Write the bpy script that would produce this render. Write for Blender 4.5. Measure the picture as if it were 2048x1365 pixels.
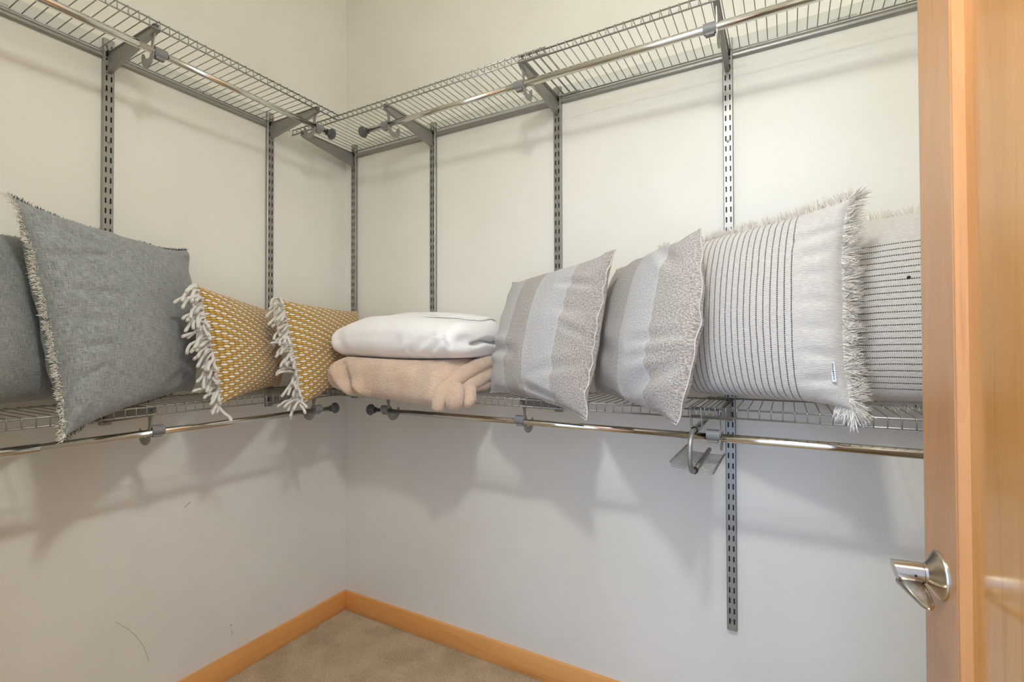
import bpy, bmesh, math, random
import numpy as np
from mathutils import Vector, Matrix, noise

for o in list(bpy.data.objects):
    bpy.data.objects.remove(o)
sc = bpy.context.scene
C = sc.collection
R = random.Random(7)
PI = math.pi

# ------------------------------------------------------------------ camera
CAM = Vector((1.84891, -1.67145, 1.24))
YAW, PITCH, ROLL, FPX = 0.50995, 0.013415, -0.002565, 983.987
fw = Vector((-math.sin(YAW) * math.cos(PITCH), math.cos(YAW) * math.cos(PITCH), math.sin(PITCH)))
rt = Vector((math.cos(YAW), math.sin(YAW), 0))
up = rt.cross(fw)
r2 = rt * math.cos(ROLL) + up * math.sin(ROLL)
u2 = -rt * math.sin(ROLL) + up * math.cos(ROLL)
cd = bpy.data.cameras.new('camera')
cd.sensor_width = 36
cd.lens = FPX * 36 / 2048
cd.clip_start = 0.02
cam = bpy.data.objects.new('camera', cd)
C.objects.link(cam)
cam.matrix_world = Matrix(((r2.x, u2.x, -fw.x, CAM.x), (r2.y, u2.y, -fw.y, CAM.y), (r2.z, u2.z, -fw.z, CAM.z), (0, 0, 0, 1)))
sc.camera = cam

# ------------------------------------------------------------------ world, daylight, exposure
w = bpy.data.worlds.new('world')
sc.world = w
w.use_nodes = True
bg = w.node_tree.nodes['Background']
bg.inputs[0].default_value = (0.47, 0.68, 1.08, 1)
bg.inputs[1].default_value = 3.3

DOWN_W = 12.4         # added disc light under the globe, lifts the lower walls
LAMP_W = 14.8         # lamp on the wall above the door
sc.view_settings.view_transform = 'Standard'
sc.view_settings.look = 'None'
sc.view_settings.gamma = 1
sc.view_settings.use_curve_mapping = False
sc.view_settings.exposure = 0.0
sc.cycles.max_bounces = 10
sc.cycles.diffuse_bounces = 6
sc.cycles.glossy_bounces = 5


# ------------------------------------------------------------------ materials
def lin(c):
    return tuple((x / 255 / 12.92) if x / 255 <= .04045 else ((x / 255 + .055) / 1.055) ** 2.4 for x in c[:3]) + (1.0,)


class S:
    """socket wrapper with arithmetic"""
    def __init__(s, nt, k):
        s.nt, s.k = nt, k

    def _m(s, op, *a):
        n = s.nt.nodes.new('ShaderNodeMath')
        n.operation = op
        for i, x in enumerate((s,) + a):
            if isinstance(x, S):
                s.nt.links.new(x.k, n.inputs[i])
            else:
                n.inputs[i].default_value = x
        return S(s.nt, n.outputs[0])

    def __add__(s, o): return s._m('ADD', o)
    def __sub__(s, o): return s._m('SUBTRACT', o)
    def __mul__(s, o): return s._m('MULTIPLY', o)
    def floor(s): return s._m('FLOOR')
    def fract(s): return s._m('FRACT')
    def abs(s): return s._m('ABSOLUTE')
    def mod(s, o): return s._m('FLOORED_MODULO', o)
    def lt(s, o): return s._m('LESS_THAN', o)
    def gt(s, o): return s._m('GREATER_THAN', o)
    def mn(s, o): return s._m('MINIMUM', o)
    def mx(s, o): return s._m('MAXIMUM', o)
    def pw(s, o): return s._m('POWER', o)
    def sat(s): return s.mn(1.0).mx(0.0)

    def rng(s, a, b, c=0.0, d=1.0, smooth=True):
        n = s.nt.nodes.new('ShaderNodeMapRange')
        n.interpolation_type = 'SMOOTHSTEP' if smooth else 'LINEAR'
        s.nt.links.new(s.k, n.inputs[0])
        for i, x in enumerate((a, b, c, d)):
            n.inputs[i + 1].default_value = x
        return S(s.nt, n.outputs[0])


class Mat:
    def __init__(m, name, color=(200, 200, 200), rough=.5, metal=0., spec=.5, coat=0., sheen=0.):
        m.mat = bpy.data.materials.new(name)
        m.mat.use_nodes = True
        m.nt = m.mat.node_tree
        m.b = m.nt.nodes['Principled BSDF']
        m.b.inputs['Base Color'].default_value = lin(color)
        m.b.inputs['Roughness'].default_value = rough
        m.b.inputs['Metallic'].default_value = metal
        m.b.inputs['Specular IOR Level'].default_value = spec
        m.b.inputs['Coat Weight'].default_value = coat
        m.b.inputs['Coat Roughness'].default_value = .15
        m.b.inputs['Sheen Weight'].default_value = sheen

    def coord(m, kind='Object'):
        n = m.nt.nodes.new('ShaderNodeTexCoord')
        return n.outputs[kind]

    def scaled(m, sock, sx, sy, sz):
        n = m.nt.nodes.new('ShaderNodeMapping')
        n.inputs['Scale'].default_value = (sx, sy, sz)
        m.nt.links.new(sock, n.inputs[0])
        return n.outputs[0]

    def noise(m, sock, scale, detail=2., rough=.5, dist=0.):
        n = m.nt.nodes.new('ShaderNodeTexNoise')
        m.nt.links.new(sock, n.inputs['Vector'])
        n.inputs['Scale'].default_value = scale
        n.inputs['Detail'].default_value = detail
        n.inputs['Roughness'].default_value = rough
        n.inputs['Distortion'].default_value = dist
        return S(m.nt, n.outputs[0])

    def xyz(m, sock):
        n = m.nt.nodes.new('ShaderNodeSeparateXYZ')
        m.nt.links.new(sock, n.inputs[0])
        return [S(m.nt, n.outputs[i]) for i in range(3)]

    def mix(m, f, a, b):
        n = m.nt.nodes.new('ShaderNodeMix')
        n.data_type = 'RGBA'
        for idx, x in ((0, f), (6, a), (7, b)):
            if isinstance(x, S):
                m.nt.links.new(x.k, n.inputs[idx])
            elif isinstance(x, tuple):
                n.inputs[idx].default_value = lin(x)
            elif isinstance(x, (int, float)):
                n.inputs[idx].default_value = x
            else:
                m.nt.links.new(x, n.inputs[idx])
        return n.outputs[2]

    def color(m, sock):
        m.nt.links.new(sock, m.b.inputs['Base Color'])

    def bump(m, h, strength=.3, dist=.002):
        n = m.nt.nodes.new('ShaderNodeBump')
        n.inputs['Strength'].default_value = strength
        n.inputs['Distance'].default_value = dist
        m.nt.links.new(h.k, n.inputs['Height'])
        m.nt.links.new(n.outputs[0], m.b.inputs['Normal'])


def m_wall():
    m = Mat('wall_paint', (226, 222, 211), .42, spec=.4)
    co = m.coord()
    n = m.noise(co, 2.2, 3)
    m.color(m.mix(n.rng(.3, .7), (231, 227, 214), (237, 233, 222)))
    m.bump(m.noise(co, 160, 2) + m.noise(co, 6, 2) * 2.0, .10, .002)
    return m.mat


def m_wood(name, c1, c2, c3, axis, rough=.3, coat=.35):
    m = Mat(name, c1, rough, coat=coat)
    co = m.coord()
    k = [38., 38., 38.]
    k[axis] = 1.6
    g = m.noise(m.scaled(co, *k), 1.0, 6, .6, .6)
    k2 = [7., 7., 7.]
    k2[axis] = .55
    f = m.noise(m.scaled(co, *k2), 1.0, 3, .5, 1.2)
    rings = (f * 9.0).fract().rng(.0, .9)
    a = m.mix(f.rng(.35, .65), c1, c2)
    b = m.mix(g.rng(.56, .72) * .55 + rings * .12, a, c3)
    m.color(b)
    m.bump(g, .05, .001)
    return m.mat


def m_metal(name, col, rough, metal=1.0, bump=0.):
    m = Mat(name, col, rough, metal)
    if bump:
        co = m.coord()
        m.bump(m.noise(co, 420, 2), bump, .0006)
    return m.mat


def m_plain(name, col, rough=.6, spec=.4):
    return Mat(name, col, rough, spec=spec).mat


def m_carpet():
    m = Mat('carpet', (138, 115, 88), .95, spec=.1, sheen=.3)
    co = m.coord()
    a = m.noise(co, 420, 2)
    b = m.noise(co, 9, 3)
    m.color(m.mix(a.rng(.3, .7) * .7 + b.rng(.35, .65) * .3, (172, 145, 110), (238, 211, 170)))
    m.bump(a, .8, .004)
    return m.mat


def m_pile():
    m = Mat('carpet_tuft', (150, 125, 96), .95, spec=.08, sheen=.4)
    co = m.coord()
    a = m.noise(co, 260, 2)
    b = m.noise(co, 7, 3)
    m.color(m.mix(a.rng(.3, .7) * .65 + b.rng(.35, .65) * .35, (176, 149, 112), (240, 213, 172)))
    return m.mat


def m_linen(name, dark, light):
    m = Mat(name, dark, .92, spec=.15, sheen=.25)
    uv = m.coord('UV')
    a = m.noise(m.scaled(uv, 26, 460, 1), 1.0, 3, .65)
    b = m.noise(m.scaled(uv, 460, 26, 1), 1.0, 3, .65)
    c = m.noise(uv, 14, 4)
    f = (a + b) * .5
    m.color(m.mix(f.rng(.39, .61) * .85 + c.rng(.25, .75) * .12, dark, light))
    m.bump(f + m.noise(uv, 900, 1) * .4, .35, .0016)
    return m.mat


def m_chevron():
    m = Mat('mustard_chevron_weave', (176, 134, 58), .9, spec=.15, sheen=.3)
    u, v, _ = m.xyz(m.coord('UV'))
    jv = v * 52.0
    j = jv.floor()
    iu = u * 26.0
    i = iu.floor()
    fx = iu.fract() - .5
    fy = jv.fract() - .5
    k = (i + (j - 26.0).abs()).mod(3.0)
    # one knitted stitch per cell: a slanted oval
    slant = fx + fy * .35
    oval = (slant * slant * 2.3 + (fy * fy) * 3.4)
    stitch = oval.rng(1.0, .45)
    small = (slant * slant * 9.0 + (fy * fy) * 6.5).rng(1.0, .35)
    is_w = k.lt(.5)
    is_c = k.gt(1.5)
    gold = m.mix(m.noise(m.coord('UV'), 260, 2).rng(.3, .7), (172, 128, 44), (214, 172, 88))
    a = m.mix(stitch * is_w, gold, (236, 228, 212))
    b = m.mix(small * is_c * .6, a, (228, 196, 130))
    gap = oval.rng(.8, 1.35)
    cc = m.mix(gap * .5, b, (128, 90, 30))
    m.color(cc)
    m.bump(stitch, .9, .004)
    return m.mat


def m_boucle(name, bands, lines):
    """taupe boucle with pale woven bands [(u0,u1)] and white pinstripes at [u]"""
    m = Mat(name, (170, 158, 146), .95, spec=.12, sheen=.5)
    uvs = m.coord('UV')
    u, v, _ = m.xyz(uvs)
    wob = u + (m.noise(uvs, 60, 2) - .5) * .012
    f = None
    for a, b in bands:
        t = wob.gt(a) * wob.lt(b)
        f = t if f is None else f.mx(t)
    g = None
    for x in lines:
        t = (wob - x).abs().lt(.0075)
        g = t if g is None else g.mx(t)
    sp = m.noise(uvs, 120, 3, .6)
    fine = m.noise(uvs, 240, 2, .6)
    s2 = (sp * .7 + fine * .3)
    taupe = m.mix(s2.rng(.36, .64), (166, 152, 138), (243, 232, 219))
    pale = m.mix(s2.rng(.34, .62), (200, 193, 184), (250, 247, 242))
    c = m.mix(f, taupe, pale)
    c = m.mix(g * .8, c, (238, 236, 232))
    m.color(c)
    m.bump(sp * 1.0 + fine * .7, 1.0, .006)
    return m.mat


def m_cream(name, along_v, start, step, count, lo_, hi_):
    """cream cotton with fine black dashed lines; along_v: the lines run along v"""
    m = Mat(name, (226, 220, 209), .95, spec=.1, sheen=.35)
    uvs = m.coord('UV')
    u, v, _ = m.xyz(uvs)
    a, b = (u, v) if along_v else (v, u)
    ww = a + (m.noise(uvs, 7, 2) - .5) * .006
    t = (ww - start) * (1.0 / step)
    near = (t.fract() - .5).abs().gt(.5 - .0026 / step)
    inside = t.gt(-.4) * t.lt(count - .6)
    n1 = m.noise(m.scaled(uvs, 3, 150, 1) if along_v else m.scaled(uvs, 150, 3, 1), 1.0, 3, .8)
    dash = ((b * 105.0).fract().gt(.26)) * n1.gt(.36)
    ink = near * inside * dash * b.gt(lo_) * b.lt(hi_)
    weave = m.noise(m.scaled(uvs, 40, 190, 1), 1.0, 3, .6)
    fine = m.noise(uvs, 420, 2)
    base = m.mix(weave.rng(.35, .65) * .7 + fine.rng(.3, .7) * .3, (218, 209, 198), (240, 234, 224))
    m.color(m.mix(ink * .93, base, (24, 22, 24)))
    m.bump(weave + fine * .7 - near * inside * .5, .8, .004)
    return m.mat


def m_fuzzy(name, c1, c2, scale, bump, dist, sheen=.6):
    m = Mat(name, c1, .97, spec=.06, sheen=sheen)
    co = m.coord()
    a = m.noise(co, scale, 3, .65)
    b = m.noise(co, 14, 3)
    m.color(m.mix(a.rng(.3, .7) * .5 + b.rng(.3, .7) * .5, c1, c2))
    m.bump(a, bump, dist)
    return m.mat


M = dict(
    wall=m_wall(), ceiling=m_plain('ceiling_paint', (242, 240, 235), .8),
    carpet=m_carpet(), pile=m_pile(),
    base=m_wood('baseboard_maple', (246, 182, 108), (240, 168, 92), (206, 136, 68), 0, .35),
    baseL=m_wood('baseboard_maple_left', (246, 182, 108), (240, 168, 92), (206, 136, 68), 1, .35),
    door=m_wood('door_maple', (199, 147, 97), (192, 138, 88), (163, 107, 61), 2, .34, .3),
    panel=m_wood('door_panel_maple', (200, 141, 70), (190, 130, 60), (168, 106, 44), 2, .22, .6),
    bead=m_wood('door_bead_maple', (220, 162, 104), (208, 142, 82), (160, 94, 46), 2, .3, .4),
    steel=m_metal('satin_grey_steel', (160, 158, 152), .42, .75),
    bracket=m_metal('bracket_grey_steel', (158, 156, 150), .42, .65),
    wire=m_metal('wire_grey_steel', (166, 164, 158), .36, .8),
    strip=m_plain('rail_strip_grey', (210, 209, 198), .5),
    print=m_plain('grey_print', (112, 112, 100), .6),
    chrome=m_metal('chrome_tube', (214, 212, 206), .09, 1.0),
    nickel=m_metal('satin_nickel', (196, 186, 170), .24, 1.0, .12),
    clip=m_plain('grey_plastic_clip', (128, 127, 124), .45),
    cap=m_plain('dark_grey_plastic', (92, 92, 90), .34),
    black=m_plain('black_plastic', (22, 22, 22), .5),
    screw=m_metal('screw_steel', (150, 148, 142), .35, .9),
    linen=m_linen('grey_linen', (108, 112, 109), (172, 174, 169)),
    fray_light=m_plain('cream_fray', (252, 247, 235), .95, .1),
    fray_dark=m_plain('slate_fray', (66, 74, 78), .95, .1),
    chevron=m_chevron(),
    yarn=m_fuzzy('cream_yarn', (232, 226, 214), (214, 205, 190), 700, .6, .002),
    cream_fringe=m_plain('cream_fringe', (243, 235, 223), .95, .1),
    boucle_a=m_boucle('boucle_stripe_a', [(-.1, .30), (.51, .77)], [.30, .51, .77]),
    boucle_b=m_boucle('boucle_stripe_b', [(-.1, .12), (.56, .80)], [.12, .56, .80]),
    cream_a=m_cream('cream_vertical_dash', True, .288, .029, 19, -.1, 1.1),
    cream_b=m_cream('cream_horizontal_dash', False, .085, .0307, 24, -.1, 1.1),
    white_blanket=m_fuzzy('white_blanket', (252, 249, 244), (246, 242, 236), 260, .25, .002),
    tan_blanket=m_fuzzy('tan_plush', (204, 172, 142), (226, 201, 174), 150, .8, .006, .6),
    tag=m_plain('white_tag', (228, 228, 232), .7),
    ink=m_plain('dark_ink', (44, 44, 56), .7),
    lamp_base=m_plain('lamp_base_white', (225, 222, 215), .5),
    scuff=m_plain('scuff_grey', (146, 138, 124), .9),
)


# ------------------------------------------------------------------ builders
def new_obj(name, me, mat=None, parent=None, loc=(0, 0, 0), rz=0.):
    o = bpy.data.objects.new(name, me)
    C.objects.link(o)
    o.parent = parent
    o.location = loc
    o.rotation_euler = (0, 0, rz)
    if mat is not None and me is not None and len(me.materials) == 0:
        me.materials.append(mat)
    return o


def make_mesh(name, verts, faces, smooth=True, uvs=None):
    me = bpy.data.meshes.new(name)
    me.from_pydata([tuple(v) for v in verts], [], faces)
    if uvs is not None:
        l = me.uv_layers.new(name='UVMap')
        for p in me.polygons:
            for li in p.loop_indices:
                l.data[li].uv = uvs[me.loops[li].vertex_index]
    me.polygons.foreach_set('use_smooth', [smooth] * len(me.polygons))
    me.update()
    return me


def tag(o, label=None, cat=None, group=None, kind=None):
    if label: o['label'] = label
    if cat: o['category'] = cat
    if group: o['group'] = group
    if kind: o['kind'] = kind
    return o


def thing(name, label, cat, loc=(0, 0, 0), rz=0., group=None, kind=None):
    o = new_obj(name, None, None, None, loc, rz)
    o.empty_display_size = .05
    return tag(o, label, cat, group, kind)


def box_mesh(name, lo_, hi_, bev=0., seg=2):
    bm = bmesh.new()
    bmesh.ops.create_cube(bm, size=1)
    for v in bm.verts:
        v.co = Vector([lo_[i] + (v.co[i] + .5) * (hi_[i] - lo_[i]) for i in range(3)])
    if bev:
        bmesh.ops.bevel(bm, geom=bm.edges[:], offset=bev, segments=seg, affect='EDGES', profile=.5)
    me = bpy.data.meshes.new(name)
    bm.to_mesh(me)
    bm.free()
    me.polygons.foreach_set('use_smooth', [bev > 0] * len(me.polygons))
    return me


def prism_mesh(name, poly, half, bev=0., axis_map=None):
    """poly: (d, z) outline in the plane across the wall; extruded along local x by +-half; d points out of the wall (-y)"""
    bm = bmesh.new()
    a = [bm.verts.new((-half, -d, z)) for d, z in poly]
    b = [bm.verts.new((half, -d, z)) for d, z in poly]
    n = len(poly)
    bm.faces.new(a)
    bm.faces.new(b[::-1])
    for i in range(n):
        bm.faces.new((a[i], b[i], b[(i + 1) % n], a[(i + 1) % n]))
    bmesh.ops.recalc_face_normals(bm, faces=bm.faces[:])
    if bev:
        bmesh.ops.bevel(bm, geom=[e for e in bm.edges if e.calc_face_angle(0) > .5], offset=bev, segments=1, affect='EDGES')
    me = bpy.data.meshes.new(name)
    bm.to_mesh(me)
    bm.free()
    return me


def frames(pts):
    pts = [Vector(p) for p in pts]
    T = []
    for i in range(len(pts)):
        a = pts[max(i - 1, 0)]
        b = pts[min(i + 1, len(pts) - 1)]
        t = b - a
        T.append(t.normalized() if t.length > 1e-9 else Vector((0, 0, 1)))
    n = T[0].orthogonal().normalized()
    out = []
    for i, t in enumerate(T):
        n = (n - t * n.dot(t))
        n = n.normalized() if n.length > 1e-6 else t.orthogonal().normalized()
        out.append((pts[i], t, n, t.cross(n)))
    return out


def tube_data(pts, rad, sides=8, cap=True, flat=1.0):
    """rad: number or list"""
    F = frames(pts)
    V, Q = [], []
    for i, (p, t, n, b) in enumerate(F):
        r = rad[i] if isinstance(rad, (list, tuple)) else rad
        for k in range(sides):
            a = 2 * PI * k / sides
            V.append(p + n * (r * math.cos(a)) + b * (r * math.sin(a) * flat))
    for i in range(len(F) - 1):
        for k in range(sides):
            k2 = (k + 1) % sides
            Q.append((i * sides + k, i * sides + k2, (i + 1) * sides + k2, (i + 1) * sides + k))
    if cap:
        Q.append(tuple(range(sides))[::-1])
        m = (len(F) - 1) * sides
        Q.append(tuple(range(m, m + sides)))
    return V, Q


def tube_mesh(name, pts, rad, sides=8, cap=True, flat=1.0):
    V, Q = tube_data(pts, rad, sides, cap, flat)
    me = make_mesh(name, V, Q)
    if cap:
        me.polygons[-1].use_smooth = False
        me.polygons[-2].use_smooth = False
    return me


def smooth_path(pts, n=6):
    """Catmull-Rom"""
    P = [Vector(p) for p in pts]
    P = [P[0] * 2 - P[1]] + P + [P[-1] * 2 - P[-2]]
    out = []
    for i in range(1, len(P) - 2):
        for k in range(n):
            t = k / n
            a, b, c, d = P[i - 1], P[i], P[i + 1], P[i + 2]
            out.append(.5 * ((2 * b) + (c - a) * t + (2 * a - 5 * b + 4 * c - d) * t * t + (3 * b - a - 3 * c + d) * t ** 3))
    out.append(P[-2])
    return out


def lathe_mesh(name, prof, axis, org, sides=32):
    """prof: (distance along axis, radius)"""
    ax = Vector(axis).normalized()
    n = ax.orthogonal().normalized()
    b = ax.cross(n)
    V, Q = [], []
    for h, r in prof:
        for k in range(sides):
            a = 2 * PI * k / sides
            V.append(Vector(org) + ax * h + (n * math.cos(a) + b * math.sin(a)) * r)
    for i in range(len(prof) - 1):
        for k in range(sides):
            k2 = (k + 1) % sides
            Q.append((i * sides + k, i * sides + k2, (i + 1) * sides + k2, (i + 1) * sides + k))
    Q.append(tuple(range(sides))[::-1])
    m = (len(prof) - 1) * sides
    Q.append(tuple(range(m, m + sides)))
    me = make_mesh(name, V, Q)
    me.set_sharp_from_angle(angle=.6)
    return me


# ------------------------------------------------------------------ room shell
XR, YF, ZC = 2.62, -1.56, 3.05        # right wall, front wall (door wall), ceiling
DX0, DX1, DZ = 1.345, 2.125, 2.06     # doorway


def struct(name, me, mat, label, cat):
    return tag(new_obj(name, me, mat), label, cat, None, 'structure')


wall_left = struct('wall_left', box_mesh('wall_left', (-.12, YF - .12, 0), (0, .12, ZC)), M['wall'], 'off-white painted wall on the left with small scuffs', 'wall')
wall_back = struct('wall_back', box_mesh('wall_back', (0, 0, 0), (XR + .12, .12, ZC)), M['wall'], 'off-white painted wall behind the striped pillows', 'wall')
struct('wall_right', box_mesh('wall_right', (XR, YF - .12, 0), (XR + .12, 0, ZC)), M['wall'], 'off-white painted wall behind the open door', 'wall')
bm = bmesh.new()
for lo_, hi_ in (((0, YF - .12, 0), (DX0, YF, ZC)), ((DX1, YF - .12, 0), (XR, YF, ZC)), ((DX0, YF - .12, DZ), (DX1, YF, ZC))):
    t_ = box_mesh('t', lo_, hi_)
    bm.from_mesh(t_)
me = bpy.data.meshes.new('wall_front')
bm.to_mesh(me)
bm.free()
struct('wall_front', me, M['wall'], 'off-white painted wall around the doorway beside the camera', 'wall')
struct('floor', box_mesh('floor', (-.12, -4.6, -.05), (3.4, .12, 0)), M['carpet'], 'brown carpeted closet floor', 'floor')
struct('ceiling', box_mesh('ceiling', (-.12, YF - .12, ZC), (XR + .12, .12, ZC + .05)), M['ceiling'], 'white ceiling above the closet', 'ceiling')
struct('baseboard_back', box_mesh('baseboard_back', (.0135, -.0135, 0), (XR, 0, .09), .0015), M['base'], 'maple baseboard along the wall under the striped pillows', 'baseboard')
struct('baseboard_left', box_mesh('baseboard_left', (0, YF, 0), (.0135, 0, .09), .0015), M['baseL'], 'maple baseboard along the left wall', 'baseboard')

# scuffs on the left wall
def scuff(pts, rad):
    new_obj('scuff_mark', tube_mesh('scuff_mark', smooth_path(pts, 5), rad, 5), M['scuff'], wall_left)
scuff([(.0004, -.722, .682), (.0004, -.711, .690), (.0004, -.701, .697)], .0009)
scuff([(.0003, -.922, .381), (.0003, -.882, .334), (.0003, -.847, .271), (.0003, -.827, .204)], .0004)
scuff([(.0004, -.555, .193), (.0004, -.553, .188)], .0014)
scuff([(.0003, -.552, .178), (.0003, -.547, .152)], .0006)

# carpet pile: tufts too many to count
def carpet_pile():
    rs = np.random.RandomState(3)
    n = 150000
    x = rs.uniform(.015, 1.35, n); y = rs.uniform(-.95, -.015, n)
    keep = (y > -.80 + 0 * x) & (y > -.95 + .0 * x)
    x, y = x[keep], y[keep]
    n = len(x)
    h = rs.uniform(.004, .008, n); a = rs.uniform(0, 6.283, n); wd = rs.uniform(.0012, .0022, n)
    lx = rs.normal(0, .0022, n); ly = rs.normal(0, .0022, n)
    V = np.zeros((n, 4, 3), np.float32)
    for k in range(3):
        ang = a + k * 2.094
        V[:, k, 0] = x + wd * np.cos(ang); V[:, k, 1] = y + wd * np.sin(ang)
    V[:, 3, 0] = x + lx; V[:, 3, 1] = y + ly; V[:, 3, 2] = h
    idx = np.arange(n)[:, None, None] * 4 + np.array([[0, 1, 3], [1, 2, 3], [2, 0, 3]])[None]
    me = bpy.data.meshes.new('carpet_pile')
    me.vertices.add(n * 4); me.vertices.foreach_set('co', V.ravel())
    F = n * 3
    me.loops.add(F * 3); me.loops.foreach_set('vertex_index', idx.astype(np.int32).ravel())
    me.polygons.add(F); me.polygons.foreach_set('loop_start', np.arange(F, dtype=np.int32) * 3)
    me.update(calc_edges=True)
    me.polygons.foreach_set('use_smooth', [True] * F)
    o = new_obj('carpet_pile', me, M['pile'])
    tag(o, 'short brown carpet pile covering the floor', 'carpet', None, 'stuff')
carpet_pile()

# ------------------------------------------------------------------ lamp on the wall above the door
LAMP = Vector((1.70, -1.45, 2.42))
lt = thing('wall_lamp', 'round frosted wall lamp above the doorway', 'lamp', (LAMP.x, YF, LAMP.z))
new_obj('lamp_base', lathe_mesh('lamp_base', [(0, .06), (.012, .06), (.02, .045), (.045, .04)], (0, 1, 0), (0, 0, 0)), M['lamp_base'], lt)
gm = Mat('lamp_glass', (255, 240, 215), .4)
gm.b.inputs['Emission Color'].default_value = (.95, .985, .985, 1)
GR = .058
gm.b.inputs['Emission Strength'].default_value = LAMP_W / (4 * PI * GR * GR * PI)
bm = bmesh.new()
bmesh.ops.create_uvsphere(bm, u_segments=20, v_segments=12, radius=GR)
me = bpy.data.meshes.new('lamp_globe')
bm.to_mesh(me); bm.free()
me.polygons.foreach_set('use_smooth', [True] * len(me.polygons))
new_obj('lamp_globe', me, gm.mat, lt, (0, LAMP.y - YF, 0))
ld = bpy.data.lights.new('added_down_light', 'AREA')  # added below the closed globe to brighten the lower walls and floor
ld.shape = 'DISK'
ld.size = .12
ld.color = (.95, .985, .985)
ld.energy = DOWN_W
lo = bpy.data.objects.new('added_down_light', ld)
C.objects.link(lo)
lo.parent = lt
lo.location = (0, LAMP.y - YF, -GR - .006)

# ------------------------------------------------------------------ door
H = Vector((2.025, -.81, 0))
ddir = Vector((-.127, .992, 0)).normalized()
dn = Vector((-.992, -.127, 0)).normalized()


def D(s, e, z):
    p = H + ddir * s - dn * e
    return Vector((p.x, p.y, z))


door = thing('door_1', 'open maple door with recessed panel and lever handle', 'door', tuple(D(-.73, 0, 0)), 0, None, 'structure')
DO = Vector(door.location)


def dbox(name, s0, s1, e0, e1, z0, z1, mat, bev=.0015, parent=None):
    me = box_mesh(name, (0, 0, 0), (1, 1, 1))
    bm = bmesh.new()
    bmesh.ops.create_cube(bm, size=1)
    for v in bm.verts:
        v.co = D(s0 + (v.co.x + .5) * (s1 - s0), e0 + (v.co.y + .5) * (e1 - e0), z0 + (v.co.z + .5) * (z1 - z0)) - DO
    bmesh.ops.recalc_face_normals(bm, faces=bm.faces[:])
    bmesh.ops.bevel(bm, geom=bm.edges[:], offset=bev, segments=2, affect='EDGES')
    bm.to_mesh(me)
    bm.free()
    me.polygons.foreach_set('use_smooth', [False] * len(me.polygons))
    return new_obj(name, me, mat, parent or door)


dbox('stile', -.052, .05, 0, .035, .012, 2.03, M['door'])
dbox('stile', -.73, -.625, 0, .035, .012, 2.03, M['door'])
dbox('top_rail', -.625, -.0525, 0, .035, 1.91, 2.03, M['door'])
dbox('bottom_rail', -.625, -.0525, 0, .035, .012, .22, M['door'])
for e0, e1 in ((.0012, .0145), (.0205, .0338)):
    dbox('bead', -.0555, -.0522, e0, e1, .22, 1.91, M['bead'], .0006)
dbox('panel', -.63, -.0525, .0135, .0215, .215, 1.915, M['panel'], .0005)

HZ = .932
hd = new_obj('door_handle', lathe_mesh('door_handle', [(0, .0315), (.002, .0315), (.0035, .0305), (.006, .0268), (.010, .0205), (.0135, .0155), (.0155, .0132), (.0185, .0130), (.0190, .0122), (.0200, .0122), (.0205, .0134), (.050, .0134)], dn, D(0, 0, HZ) - DO, 40), M['nickel'], door)
# slanted end of the hub
for v in hd.data.vertices:
    q = v.co - (D(0, 0, HZ) - DO)
    h = q.dot(dn)
    if h > .049:
        v.co += dn * (.003 * (q.z / .0132))
# lever blade that points towards the hinge side
def lever():
    n, m_ = 26, 12
    V, Q = [], []
    for i in range(n + 1):
        t = i / n
        l = t * .080
        a0 = .017 + .014 * t ** 1.6          # inner edge
        a1 = .049 - .006 * t                # outer edge
        endr = math.sqrt(max(0, 1 - max(0, (t - .80) / .20) ** 2))
        c = (a0 + a1) / 2
        hw = (a1 - a0) / 2 * max(endr, .05)
        th = (.004 * (1 - t) ** 2 + .0030) * max(endr, .3)
        zc = -.0150 - .002 * math.sin(min(1, t * 1.6) * PI / 2) + .003 * t
        for k in range(m_):
            an = 2 * PI * k / m_
            ca, sa = math.cos(an), math.sin(an)
            x = c + hw * math.copysign(abs(ca) ** .7, ca)
            z = zc + th * math.copysign(abs(sa) ** .8, sa)
            V.append(D(-l, 0, HZ) + dn * x + Vector((0, 0, z)) - DO)
    for i in range(n):
        for k in range(m_):
            k2 = (k + 1) % m_
            Q.append((i * m_ + k, i * m_ + k2, (i + 1) * m_ + k2, (i + 1) * m_ + k))
    Q.append(tuple(range(m_))[::-1]); Q.append(tuple(range(n * m_, n * m_ + m_)))
    return make_mesh('lever', V, Q)
new_obj('lever', lever(), M['nickel'], hd)
new_obj('set_screw', lathe_mesh('set_screw', [(0, .0016), (.0008, .0016)], (-ddir + Vector((0, 0, .1))).normalized(), D(0, 0, HZ) + dn * .030 - ddir * .0130 - DO, 10), M['black'], hd)

# ------------------------------------------------------------------ shelving: standards, rails, brackets, shelves, rods
ZU, ZL = 2.163, 1.077         # upper and lower deck
UR = [.064, .535, 1.115, 1.694]   # standards on the back wall (x)
UL = [-.956, -.406]               # standards on the left wall (y)
ROD_D, ROD_DZ = .272, -.070


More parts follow.
